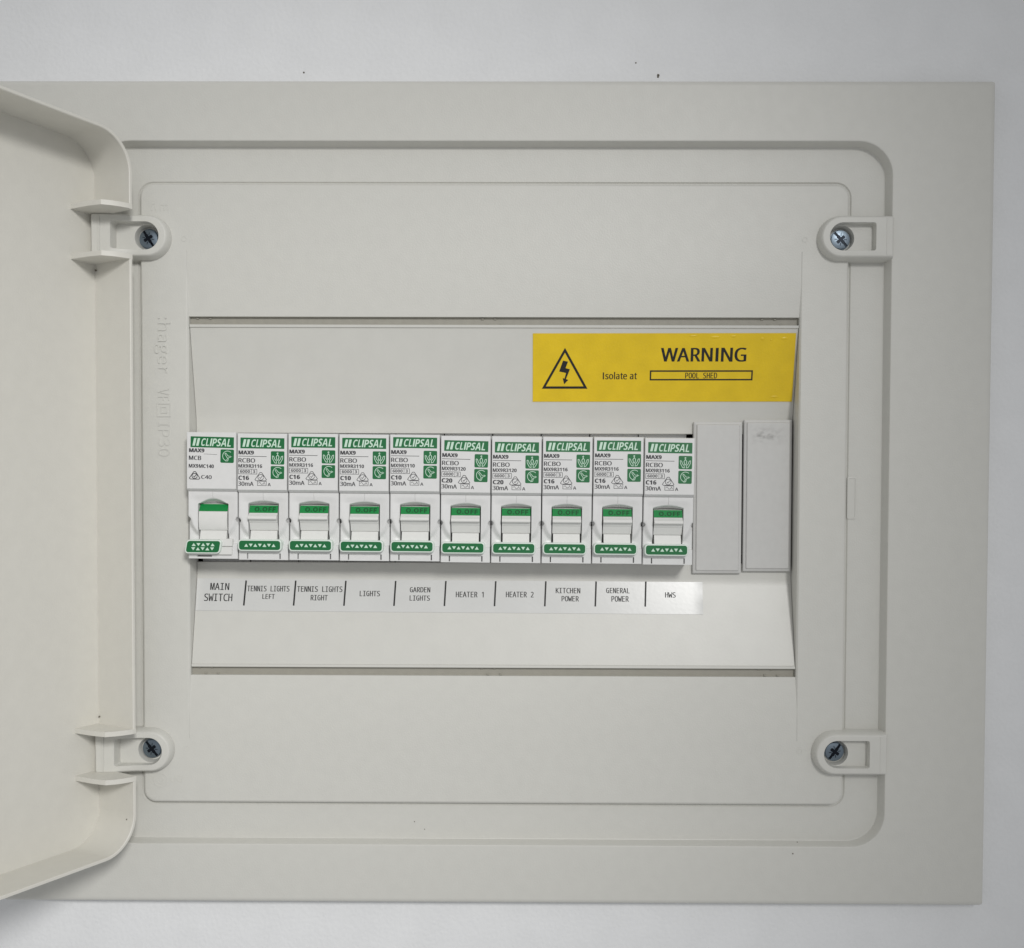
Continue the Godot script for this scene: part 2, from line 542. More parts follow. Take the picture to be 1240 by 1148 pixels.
	s.loft([Sh.rr(1.75, 7.7, 0.7, 1.5), Sh.rr(1.7, 7.65, 0.6, 1.75), Sh.rr(1.5, 7.45, 0.5, 1.8), Sh.rr(1.15, 7.1, 0.3, 1.8), Sh.rr(1.1, 7.05, 0.3, 1.62)])
	part("moulded_tab", s, M.cream, b, 30.0, Vector3(130.1, -0.2, 0))
	emboss(plate)
	# four clips that hold the plate
	var zm := screw_mesh()
	var rm := recess_mesh()
	var turns := [[-1.0, 92.5, 33.0, "upper left"], [1.0, 92.5, 42.0, "upper right"], [-1.0, -92.5, 38.0, "lower left"], [1.0, -92.5, -36.0, "lower right"]]
	for t in turns:
		s = Sh.new()
		var side: float = t[0]
		var loops := [clip_loop(-0.95, 0.45, side), clip_loop(-0.75, 4.2, side), clip_loop(-0.45, 5.8, side), clip_loop(-0.05, 6.9, side), clip_loop(0.25, 7.35, side), clip_loop(0.6, 7.5, side)]
		s.loft(loops, false)
		# flat rim between the outline and the pocket's mouth
		var pk := pocket_loops(side)
		var rim0: PackedVector3Array = loops[-1]
		ring(s, rim0, pk[0])
		for k in 4: s.strip(pk[k], pk[k + 1])
		s.cap(pk[4], false)
		# step line across the outer end
		var x0 := side * 139.4; var x1 := side * 139.9
		var zs := 7.4 if side > 0.0 else 10.05
		s.box(minf(x0, x1), maxf(x0, x1), -6.5, 6.5, zs, zs + 0.22, 0.1)
		var c := part("retaining_clip", s, M.cream, b, 38.0, Vector3(0, t[1], 0))
		c.set_meta("label", "tongue-shaped clip at the %s corner of the cover" % t[3])
		var sc := part("screw", zm, M.zinc, c, 40.0, Vector3(side * 124.5, 0, 0.7))
		sc.rotation_degrees.z = t[2]
		sc.scale = Vector3(1.05, 1.05, 1.0)
		var rc := part("drive_recess", rm, M.recess, c, 40.0, Vector3(side * 124.5, 0, 0.72))
		rc.rotation_degrees.z = t[2]
	build_door(b)

# a rounded outline with extra points on its long sides, either side of the clips
func notched(hw: float, hh: float, rad: float, z: float) -> PackedVector3Array:
	var l := PackedVector3Array()
	var base := Sh.rr(hw, hh, rad, z)
	for i in base.size():
		l.append(base[i])
		var q := base[(i + 1) % base.size()]
		if absf(q.y - base[i].y) > 100.0:
			for y in [-96.6, -88.4, 88.4, 96.6]:
				l.append(Vector3(base[i].x, y if q.y > 0 else -y, z))
	return l

# flat face of the plate: a top, a bottom, a left and a right piece, with round bites for the wells
func plate_face(s: Sh, hx: float) -> void:
	var X := 126.7; var Y := 111.25; var R := 4.0; var w := Vector2(124.3, 92.5); var wr := 4.7
	var ih := hx + 0.45; var it := 88.0; var ib := -88.6
	var a := rad_to_deg(acos((X - w.x) / wr))
	for sy in [1.0, -1.0]:
		var p := PackedVector2Array()
		p.append_array(Sh.arc(Vector2(X - R, Y - R), R, 0, 90, 10)); p.append_array(Sh.arc(Vector2(-X + R, Y - R), R, 90, 180, 10))
		p.append_array(Sh.arc(Vector2(-w.x, w.y), wr, 180 - a, 0, 18))
		p.append_array(Sh.arc(w, wr, 180, a, 18))
		var o := PackedVector2Array()
		for q in p: o.append(Vector2(q.x, q.y * sy))
		s.fill(o, 3.5)
	for sx in [1.0, -1.0]:
		var p := PackedVector2Array([Vector2(0, w.y), Vector2(0, it), Vector2(ih, it), Vector2(ih, ib), Vector2(0, ib), Vector2(0, -w.y)])
		p.append_array(Sh.arc(Vector2(w.x, -w.y), wr, 180, a, 18))
		p.append_array(Sh.arc(w, wr, -a, -180, 18))
		var o := PackedVector2Array()
		for q in p: o.append(Vector2(q.x * sx, q.y))
		s.fill(o, 3.5)

func rect_on(hw: float, y0: float, y1: float, z: float) -> PackedVector3Array:
	# a sharp rectangle with as many points as rr() gives, so that both can be joined
	var l := PackedVector3Array()
	for c in [Vector3(hw, y0, z), Vector3(hw, y1, z), Vector3(-hw, y1, z), Vector3(-hw, y0, z)]:
		for i in 11: l.append(c)
	return l

func ring(s: Sh, a: PackedVector3Array, b: PackedVector3Array) -> void:
	# flat face between two nested outlines of different point counts, walked by angle
	var c := Vector3.ZERO
	for p in b: c += p
	c /= b.size()
	var key := func(p: Vector3) -> float: return fposmod(atan2(p.y - c.y, p.x - c.x), TAU)
	var aa := Array(a); var bb := Array(b)
	aa.sort_custom(func(p, q): return key.call(p) < key.call(q))
	bb.sort_custom(func(p, q): return key.call(p) < key.call(q))
	var i := 0; var j := 0
	var na := aa.size(); var nb := bb.size()
	while i < na or j < nb:
		var ka: float = key.call(aa[(i + 1) % na]) + (TAU if i + 1 >= na else 0.0) if i < na else 1e9
		var kb: float = key.call(bb[(j + 1) % nb]) + (TAU if j + 1 >= nb else 0.0) if j < nb else 1e9
		if ka <= kb:
			s.tri(aa[i % na], aa[(i + 1) % na], bb[j % nb]); i += 1
		else:
			s.tri(aa[i % na], bb[(j + 1) % nb], bb[j % nb]); j += 1

func emboss(plate: Node) -> void:
	# moulded lettering down the left column, read from the right
	var s := Sh.new()
	var g := Sh.new()
	g.text(":hager", 0, 20.4, -1.3, 4.7, 0, FONT_SANS, 400, 0.0, 0.36)
	g.text("VF", 26.0, 30.3, 0, 4.1, 0, FONT_SANS, 400, 0.0, 0.28)
	g.text("IP30", 38.0, 50.4, 0, 4.1, 0, FONT_SANS, 400, 0.0, 0.28)
	for q in [[31.2, 36.2, -0.4, 4.6], [32.5, 34.9, 0.9, 3.3]]:
		for e in [[q[0], q[1], q[2], q[2] + 0.4], [q[0], q[1], q[3] - 0.4, q[3]], [q[0], q[0] + 0.4, q[2] + 0.4, q[3] - 0.4], [q[1] - 0.4, q[1], q[2] + 0.4, q[3] - 0.4]]:
			g.box(e[0], e[1], e[2], e[3], 0, 0.28)
	s.add(g, Transform3D(Basis(Vector3(0, 0, 1), -PI / 2), Vector3(-121.2, 64.6, 3.48)))
	part("moulded_lettering", s, M.cream, plate, 20.0)
	s = Sh.new()
	s.text("UG", 0, 4.4, 0, 2.4, 0, FONT_SANS, 400, 0.0, 0.14)
	var ringp := Sh.new()
	ringp.loft([Sh.circle(2.6, 0, -3.6, 0.6), Sh.circle(2.6, 0.14, -3.6, 0.6), Sh.circle(2.25, 0.14, -3.6, 0.6), Sh.circle(2.25, 0, -3.6, 0.6)], false)
	s.add(ringp)
	ringp = Sh.new()
	ringp.loft([Sh.circle(1.3, 0, -3.6, 0.6), Sh.circle(1.3, 0.14, -3.6, 0.6), Sh.circle(1.0, 0.14, -3.6, 0.6), Sh.circle(1.0, 0, -3.6, 0.6)], false)
	s.add(ringp)
	part("moulded_mark", s, M.cream, plate, 20.0, Vector3(-117.6, -104.6, 3.48))
	s = Sh.new()
	for e in [[0, 0.35, 0, 2.6], [1.3, 1.65, 0, 2.6], [0.35, 1.3, 2.25, 2.6], [3.0, 3.35, 0, 2.2], [4.4, 4.75, 0, 2.2], [5.8, 6.15, 0, 2.2], [3.35, 4.4, 1.9, 2.2], [4.75, 5.8, 1.9, 2.2]]:
		s.box(e[0], e[1], e[2], e[3], 0, 0.14)
	part("moulded_mark", s, M.cream, plate, 20.0, Vector3(-123.2, 102.4, 3.48))
	for sd in [-1.0, 1.0]:
		for sy in [-1.0, 1.0]:
			s = Sh.new()
			s.loft([Sh.circle(1.0, 0, 0, 0, 20), Sh.circle(1.0, 0.12, 0, 0, 20), Sh.circle(0.75, 0.12, 0, 0, 20), Sh.circle(0.75, 0, 0, 0, 20)], false)
			part("moulded_mark", s, M.cream, plate, 20.0, Vector3(sd * 111.6, sy * 92.3, 3.48))


func build_door(b: Node3D) -> void:
	var hh := 125.2; var hw := 140.5; var rad := 12.7; var h := 18.7
	var s := Sh.new()
	var pan := PackedVector2Array()
	var ol := Sh.rr(hw + 1.1, hh + 1.1, rad + 1.1, 0, -hw, 0, 14)
	for i in ol.size():
		pan.append(Vector2(ol[i].x, ol[i].y))
		var q := ol[(i + 1) % ol.size()]
		if ol[i].x > 0.5 and q.x > 0.5 and q.y - ol[i].y > 50.0:
			for y in [[-99.4, -83.8], [84.0, 99.8]]:
				for e in [Vector2(1.1, y[0]), Vector2(-0.2, y[0]), Vector2(-0.2, y[1]), Vector2(1.1, y[1])]: pan.append(e)
	s.fill(pan, 0.0)
	var bk := Sh.new()
	bk.fill(pan, -2.2)
	bk.flip_all()
	s.add(bk)
	for i in pan.size():
		var p := pan[i]; var q := pan[(i + 1) % pan.size()]
		s.quad(Vector3(p.x, p.y, -2.2), Vector3(q.x, q.y, -2.2), Vector3(q.x, q.y, 0), Vector3(p.x, p.y, 0))
	var d := part("door", s, M.door, b, 28.0, Vector3(-142.6, -0.4, 6.0))
	d.rotation.y = 1.071
	d.set_meta("label", "open door swung out to the left, inner face showing")
	# rim pieces: walk round the outline, leaving the two hinge gaps free
	var path := PackedVector3Array(); var out := PackedVector3Array()
	var base := Sh.rr(hw, hh, rad, 0, -hw, 0, 16)
	for i in base.size():
		var p := base[i]
		var q := base[(i + 1) % base.size()]
		path.append(p)
		var c := Vector3(clampf(p.x, -2 * hw + rad, -rad), clampf(p.y, -hh + rad, hh - rad), 0)
		out.append((p - c).normalized())
		if absf(p.x) < 1e-3 and absf(q.x) < 1e-3 and q.y - p.y > 50.0:     # long hinge side
			for y in [-100.0, -83.2, 83.4, 100.4]:
				path.append(Vector3(0, y, 0)); out.append(Vector3(1, 0, 0))
	var n := path.size()
	var gaps := []
	for i in n:
		if absf(path[i].x) < 1e-3 and absf(path[(i + 1) % n].x) < 1e-3:
			var ym := (path[i].y + path[(i + 1) % n].y) * 0.5
			if absf(absf(ym) - 91.7) < 1.5: gaps.append(i)
	for g in 2:
		s = Sh.new()
		var i0: int = (gaps[g] + 1) % n
		var i1: int = gaps[(g + 1) % 2]
		var sec := []
		var i := i0
		while true:
			var l := PackedVector3Array()
			for q in [Vector2(1.2, 0), Vector2(0.5, h - 0.3), Vector2(0.3, h), Vector2(-0.45, h), Vector2(-0.7, h - 0.25), Vector2(-0.15, 0.0)]:
				l.append(path[i] + out[i] * q.x + Vector3(0, 0, q.y))
			sec.append(l)
			if i == i1: break
			i = (i + 1) % n
		for k in sec.size() - 1: s.strip(sec[k], sec[k + 1])
		s.cap(sec[0], true); s.cap(sec[-1], false)
		part("door_rim", s, M.door, d, 35.0)
	# hinge ears: two at each hinge
	for y in [101.0, 83.6, -83.0, -99.9]:
		s = Sh.new()
		var pr := PackedVector2Array([Vector2(1.15, 0.0), Vector2(0.45, h), Vector2(-1.5, h + 0.1), Vector2(-4.2, 17.7), Vector2(-6.6, 16.4), Vector2(-9.0, 14.2), Vector2(-9.9, 9.0), Vector2(-10.2, 0.0)])
		var lo := PackedVector3Array(); var hi := PackedVector3Array()
		for q in pr:
			lo.append(Vector3(q.x, y - 0.85, q.y)); hi.append(Vector3(q.x, y + 0.85, q.y))
		s.loft([lo, hi], true, true)
		s.flip_all()
		part("hinge_ear", s, M.door, d, 28.0)
	# small gate marks and grime in the corner of the rim
	for q in [[-0.6, 80.6, 1.0, 0.4], [-0.6, -79.6, 1.0, 0.36], [-0.9, -114.8, 15.2, 0.25], [-2.4, -120.6, 13.6, 0.25]]:
		s = Sh.new()
		s.loft([Sh.circle(q[3], -0.1, 0, 0, 9), Sh.circle(q[3] * 0.7, 0.2, 0, 0, 9)])
		part("grime_speck", s, M.dirt, d, 60.0, Vector3(q[0], q[1], q[2]))


# ---------------------------------------------------------------- the breakers
func steps(a: float, b: float, d: float, extra: Array) -> PackedFloat32Array:
	var l := Array(PackedFloat32Array())
	var n := int(round((b - a) / d))
	for i in n + 1: l.append(lerpf(a, b, float(i) / n))
	for e in extra: l.append(e)
	l.sort()
	var o := PackedFloat32Array()
	for x in l:
		if o.is_empty() or x - o[-1] > 0.03: o.append(x)
	return o

func housing(main: bool) -> Sh:
	var s := Sh.new()
	var top := -2.5 if not main else -2.1
	var z := func(x: float, y: float) -> float:
		var zz := 14.2
		if y > 1.55: zz = 14.0
		# round cheek: below and beside it the face falls back
		var rr := Vector2(x, y + 7.4).length()
		if y < -7.0 and y > -17.0:
			zz -= 1.5 * smoothstep(7.3, 9.4, rr) * smoothstep(-7.0, -9.0, y)
		elif y <= -17.0: zz -= 0.5
		# soft dishing towards the toggle
		zz -= 0.5 * (1.0 - smoothstep(5.0, 8.6, absf(x))) * smoothstep(-16.0, -14.0, y) * (1.0 - smoothstep(-2.0, 0.5, y))
		# toggle opening with an arched head
		var arch := -1.3 - 0.9 * pow(x / 5.6, 2.0) if not main else -1.0 - 2.2 * pow(x / 5.6, 2.0)
		if absf(x) < 5.45 and y < arch and y > -15.6:
			var d1: float = 3.7 * smoothstep(0.0, 1.5, arch - y) if y > -2.9 else 6.5
			zz = minf(zz, 13.7 - minf(d1, 6.5 * smoothstep(0.0, 0.3, 5.45 - absf(x))))
		# mould line, slots, rivet
		if absf(x) < 0.09 and y > arch: zz -= 0.25
		if not main and y < -20.2 and y > -22.2 and (absf(x + 5.7) < 0.22 or absf(x - 5.9) < 0.22): zz -= 2.0
		if not main and absf(y + 20.3) < 0.1 and absf(x) < 5.7: zz -= 0.2
		if main and absf(y + 21.55) < 0.30 and x > -5.6 and x < -0.6: zz -= 2.0
		if Vector2(absf(x) - 8.9, y + 8.4).length() < 0.75: zz -= 1.6
		var e := 8.82 - absf(x)
		if e < 0.2: zz -= 0.2 - e
		return zz
	var xs := steps(-8.82, 8.82, 0.22, [-5.95, -5.92, -5.48, -5.45, 5.42, 5.45, 5.68, 5.72, 6.08, 6.12, -0.12, -0.08, 0.08, 0.12])
	var ys := steps(-22.5, 1.5, 0.22, [-22.2, -21.87, -21.84, -21.26, -21.23, -20.2, -20.42, -20.38, -20.22, -20.18])
	s.height(xs, ys, z, 5.0)
	return s

func green_rect(x0: float, x1: float, y0: float, y1: float, r: float, z: float) -> Sh:
	var s := Sh.new()
	s.loft([Sh.rr((x1 - x0) / 2, (y1 - y0) / 2, r, z, (x0 + x1) / 2, (y0 + y1) / 2, 5), Sh.rr((x1 - x0) / 2, (y1 - y0) / 2, r, z + 0.03, (x0 + x1) / 2, (y0 + y1) / 2, 5)])
	return s

func pictogram(kind: int, cx: float, cy: float, z: float) -> Sh:
	var s := Sh.new()
	var c := Vector2(cx, cy)
	if kind == 0:       # two cupped hands with a small figure
		for sd in [-1.0, 1.0]:
			var p := PackedVector2Array()
			for q in [[1.85, 0.75], [1.75, -0.3], [0.95, -1.75], [0.35, -1.85], [0.4, -1.1], [1.05, -0.35], [1.35, 0.55], [1.85, 0.75]]:
				p.append(c + Vector2(q[0] * sd, q[1]))
			s.stroke(p, 0.2, z)
		var f := PackedVector2Array()
		for q in [[0, 1.15], [0.5, 0.4], [0.2, -0.75], [-0.2, -0.75], [-0.5, 0.4]]: f.append(c + Vector2(q[0], q[1]))
		s.stroke(f, 0.22, z, true)
		s.stroke(Sh.arc(c + Vector2(0, 1.65), 0.2, 0, 330, 10), 0.22, z)
	else:               # open ring with a pointing hand
		s.stroke(Sh.arc(c + Vector2(0.15, 0.1), 1.75, 48, 262, 22), 0.2, z)
		var f := PackedVector2Array()
		for q in [[-0.85, 0.85], [-0.5, 1.1], [0.35, 0.1], [1.6, -0.05], [1.0, 0.35], [1.6, -0.05], [1.0, -0.35], [0.55, -0.5], [0.25, -1.6], [-0.4, -1.75], [0.15, -0.75], [-0.85, 0.85]]: f.append(c + Vector2(q[0], q[1]))
		s.stroke(f, 0.18, z)
	return s

func compliance_mark(s: Sh, x0: float, x1: float, y0: float, y1: float, z: float, w: float) -> void:
	var c := Vector2((x0 + x1) / 2, lerpf(y0, y1, 0.40))
	var p := PackedVector2Array()
	for q in [[0.1, 0.0], [0.9, 0.0], [1.0, 0.12], [0.58, 0.95], [0.42, 0.95], [0.0, 0.12]]:
		p.append(Vector2(lerpf(x0, x1, q[0]), lerpf(y0, y1, q[1])))
	s.stroke(p, w, z, true)
	s.stroke(Sh.arc(c, (y1 - y0) * 0.33, 0, 350, 20), w, z)
	s.stroke(PackedVector2Array([c + Vector2(-0.45, 0.0), c + Vector2(-0.1, -0.4), c + Vector2(0.55, 0.5)]), w, z)

func rating(code: String, curve: String) -> Sh:
	var s := Sh.new()
	var z := 16.04
	if code == "MX9MC140":
		s.text("MAX9", -8.0, -2.5, 15.25, 16.6, z, FONT_SANS, 700, 0.0, 0.0, 0.14)
		s.text("MCB", -8.0, -3.6, 12.5, 14.0, z, FONT_SANS, 400, 0.0, 0.0, 0.13)
		s.stroke(PackedVector2Array([Vector2(-2.6, 14.7), Vector2(2.0, 14.6)]), 0.10, z)
		s.text(code, -8.0, 0.95, 9.75, 11.05, z, FONT_SANS, 700, 0.0, 0.0, 0.05)
		compliance_mark(s, -7.7, -3.95, 5.7, 8.5, z, 0.26)
		s.text(curve, -3.5, 0.25, 5.85, 7.2, z, FONT_SANS, 400, 0.0, 0.0, 0.13)
		return s
	s.text("MAX9", -8.4, -2.9, 14.95, 16.3, z, FONT_SANS, 700, 0.0, 0.0, 0.14)
	s.stroke(PackedVector2Array([Vector2(-8.4, 14.3), Vector2(1.6, 14.3)]), 0.17, z)
	s.text("RCBO", -8.4, -2.45, 12.1, 13.6, z, FONT_SANS, 400, 0.0, 0.0, 0.13)
	s.text(code, -8.4, 0.05, 10.25, 11.5, z, FONT_SANS, 700, 0.0, 0.0, 0.05)
	s.stroke(PackedVector2Array([Vector2(-8.35, 8.05), Vector2(-1.8, 8.05), Vector2(-1.8, 9.75), Vector2(-8.35, 9.75)]), 0.15, z, true)
	s.stroke(PackedVector2Array([Vector2(-3.75, 8.05), Vector2(-3.75, 9.75)]), 0.13, z)
	s.text("6000", -7.8, -4.25, 8.4, 9.45, z, FONT_SANS, 700)
	s.text("3", -3.2, -2.4, 8.4, 9.45, z, FONT_SANS, 700)
	s.text(curve, -8.35, -4.55, 5.9, 7.4, z, FONT_SANS, 700, 0.0, 0.0, 0.14)
	s.text("30mA", -8.4, -2.9, 3.8, 5.3, z, FONT_SANS, 400, 0.0, 0.0, 0.13)
	compliance_mark(s, -2.45, 1.65, 5.7, 8.75, z, 0.19)
	s.stroke(PackedVector2Array([Vector2(-1.55, 4.0), Vector2(1.6, 4.0), Vector2(1.6, 5.55), Vector2(-1.55, 5.55)]), 0.15, z, true)
	var wv := PackedVector2Array()
	for i in 15: wv.append(Vector2(-1.2 + 1.6 * i / 14.0, 4.75 + 0.4 * sin(i * TAU / 14.0)))
	s.stroke(wv, 0.13, z)
	s.stroke(PackedVector2Array([Vector2(0.5, 4.35), Vector2(0.8, 5.2), Vector2(1.25, 4.35)]), 0.13, z)
	s.text("A", 2.05, 3.2, 3.85, 4.95, z, FONT_SANS, 700)
	return s

func triangle_row(s: Sh, x0: float, y: float, dx: float, n: int, up: bool, w: float, h: float, z: float) -> void:
	for i in n:
		var c := Vector2(x0 + i * dx, y)
		var k := 1.0 if up == (i % 2 == 0) else -1.0
		s.fill(PackedVector2Array([c + Vector2(-w / 2, -k * h / 2), c + Vector2(w / 2, -k * h / 2), c + Vector2(0, k * h / 2)]), z)

func make_breaker(main: bool, label: String) -> Node3D:
	var t := thing("circuit_breaker", label, "circuit breaker", Vector3.ZERO, "" if main else "narrow breakers in the row")
	var s := Sh.new()
	s.box(-8.8, 8.8, -22.45, 22.45, -3.3, 4.99)
	s.box(-8.8, 8.8, -25.5, 25.5, -50, -3.3)
	part("body", s, M.white, t)
	# upper face with its chamfered edges and the bevel down to the lower half
	s = Sh.new()
	s.loft([Sh.rect_loop(-8.82, 8.82, 1.55, 22.5, 5.0), Sh.rect_loop(-8.82, 8.82, 1.55, 22.5, 14.0), Sh.rect_loop(-8.82, 8.82, 2.3, 22.5, 15.7), Sh.rect_loop(-8.6, 8.6, 2.5, 22.25, 16.0)])
	var f := part("face_plate", s, M.white, t, 15.0)
	var dy := 0.35 if main else 0.0
	var bx := Vector2(-7.5, 7.9) if main else Vector2(-7.75, 7.85)
	var by := Vector2(17.0, 20.85) if main else Vector2(17.1, 20.9)
	part("logo_band", green_rect(bx.x, bx.y, by.x, by.y, 0.1, 16.0), M.green, f)
	s = Sh.new()
	var w := bx.y - bx.x
	var tx0 := bx.x + w * 0.235
	var tw := w * 0.72
	var ty0 := by.x + 0.55
	var ty1 := by.y - 0.6
	s.text("CL", tx0, tx0 + tw * 0.30, ty0, ty1, 16.045, FONT_SANS, 700, 0.5)
	s.fill(PackedVector2Array([Vector2(tx0 + tw * 0.285, ty0), Vector2(tx0 + tw * 0.335, ty0), Vector2(tx0 + tw * 0.335 + 0.5, ty1), Vector2(tx0 + tw * 0.285 + 0.5, ty1)]), 16.045)
	s.text("PSAL", tx0 + tw * 0.36, tx0 + tw, ty0, ty1, 16.045, FONT_SANS, 700, 0.5)
	for k in 2:
		var x := bx.x + w * (0.045 + 0.085 * k)
		s.fill(PackedVector2Array([Vector2(x, by.x + 0.55), Vector2(x + 0.85, by.x + 0.55), Vector2(x + 1.4, by.y - 0.6), Vector2(x + 0.55, by.y - 0.6)]), 16.045)
	part("logo_lettering", s, M.paleprint, f)
	if main:
		part("pictogram_panel", green_rect(3.2, 8.0, 11.75, 16.5, 0.45, 16.0), M.green, f)
		part("pictogram", pictogram(1, 5.6, 14.1, 16.045), M.paleprint, f)
	else:
		part("pictogram_panel", green_rect(3.1, 7.9, 11.55, 16.25, 0.4, 16.0), M.green, f)
		part("pictogram", pictogram(0, 5.5, 13.85, 16.045), M.paleprint, f)
		part("pictogram_panel", green_rect(3.1, 7.9, 6.4, 11.0, 0.4, 16.0), M.green, f)
		part("pictogram", pictogram(1, 5.5, 8.7, 16.045), M.paleprint, f)
	part("rating_print", rating("MX9MC140", "C40") if main else rating("MX9R3116", "C16"), M.ink, f)
	part("lower_housing", housing(main), M.white, t, 38.0)
	# toggle, switched as in the photograph
	s = Sh.new()
	var prof: PackedVector2Array
	if main:
		prof = PackedVector2Array([Vector2(-2.4, 7.5), Vector2(-2.9, 11.6), Vector2(-5.6, 13.6), Vector2(-6.2, 13.9), Vector2(-8.6, 14.2), Vector2(-11.0, 13.9), Vector2(-12.2, 13.3), Vector2(-12.5, 12.4), Vector2(-12.6, 7.5)])
	else:
		prof = PackedVector2Array([Vector2(-2.4, 7.5), Vector2(-3.0, 12.6), Vector2(-5.7, 13.9), Vector2(-6.2, 14.5), Vector2(-6.9, 15.6), Vector2(-7.7, 16.0), Vector2(-7.95, 15.8), Vector2(-8.15, 14.6), Vector2(-9.0, 14.1), Vector2(-9.3, 13.7), Vector2(-11.9, 12.4), Vector2(-12.4, 7.5)])
	s.extrude_x(prof, -5.05, 5.05)
	var tg := part("toggle", s, M.toggle, t, 25.0)
	var a := Vector2(-3.0, 11.75) if main else Vector2(-3.05, 12.68)
	var b := Vector2(-5.55, 13.62) if main else Vector2(-5.7, 13.93)
	s = Sh.new()
	s.extrude_x(PackedVector2Array([a + Vector2(0, -0.1), a + Vector2(0, 0.08), b + Vector2(0, 0.08), b + Vector2(0, -0.1)]), -5.08, 5.08)
	part("toggle_strip", s, M.green2, tg)
	s = Sh.new()
	var g := Sh.new()
	var ln := a.distance_to(b)
	if not main: g.text("O.OFF", -3.2, 4.3, ln * 0.20, ln * 0.78, 0, FONT_SANS, 700, 0.0, 0.12)
	s.add(g, Transform3D(Basis(Vector3(1, 0, 0), -atan2(b.y - a.y, a.x - b.x)), Vector3(0, b.x, b.y + 0.09)))
	if not main: part("toggle_lettering", s, M.green3, tg)
	# the ramp below the toggle
	s = Sh.new()
	s.extrude_x(PackedVector2Array([Vector2(-12.0, 7.3), Vector2(-11.9, 12.0), Vector2(-12.1, 12.6), Vector2(-15.6, 13.9), Vector2(-15.6, 7.3)]), -4.75, 4.75)
	part("toggle_ramp", s, M.toggle, t, 20.0)
	# clip tab at the foot
	var c := Vector2(-2.85, -18.15) if main else Vector2(-0.75, -17.2)
	var hw := 6.35 if main else 7.8
	var hh := 2.5 if main else 2.1
	s = Sh.new()
	s.loft([Sh.rr(hw, hh, 1.3, 11.5, c.x, c.y, 6), Sh.rr(hw, hh, 1.3, 15.9, c.x, c.y, 6), Sh.rr(hw - 0.1, hh - 0.1, 1.2, 16.1, c.x, c.y, 6), Sh.rr(hw - 0.3, hh - 0.3, 1.0, 16.2, c.x, c.y, 6)])
	if main:      # the tab's moulding leans to the left
		for i in s.v.size(): s.v[i].x += (s.v[i].y - c.y) * 0.16
	var tab := part("clip_tab", s, M.rim, t, 30.0)
	s = Sh.new()
	s.loft([Sh.rr(hw - 0.5, hh - 0.48, 0.9, 16.2, c.x, c.y, 6), Sh.rr(hw - 0.5, hh - 0.48, 0.9, 16.24, c.x, c.y, 6)])
	if main:
		for i in s.v.size(): s.v[i].x += (s.v[i].y - c.y) * 0.16
	part("tab_panel", s, M.green, tab)
	s = Sh.new()
	if main:
		triangle_row(s, c.x - 3.3, c.y + 0.72, 1.68, 5, true, 1.45, 1.05, 16.27)
		triangle_row(s, c.x - 3.5, c.y - 0.78, 1.68, 5, false, 1.45, 1.05, 16.27)
	else:
		triangle_row(s, c.x - 4.75, c.y, 1.62, 7, true, 1.4, 1.1, 16.27)
	part("tab_print", s, M.paleprint, tab)
	if main:
		s = Sh.new()
		s.loft([Sh.rr(2.2, 1.35, 0.3, 12, 5.0, -16.7, 4), Sh.rr(2.2, 1.35, 0.3, 14.9, 5.0, -16.7, 4), Sh.rr(2.0, 1.15, 0.2, 15.1, 5.0, -16.7, 4)])
		part("side_tab", s, M.toggle, t, 30.0)
		s = Sh.new()
		s.loft([Sh.rr(2.5, 1.45, 0.3, 12, 4.5, -19.6, 4), Sh.rr(2.5, 1.45, 0.3, 14.5, 4.5, -19.6, 4), Sh.rr(2.3, 1.25, 0.2, 14.7, 4.5, -19.6, 4)])
		part("side_tab", s, M.toggle, t, 30.0)
	return t

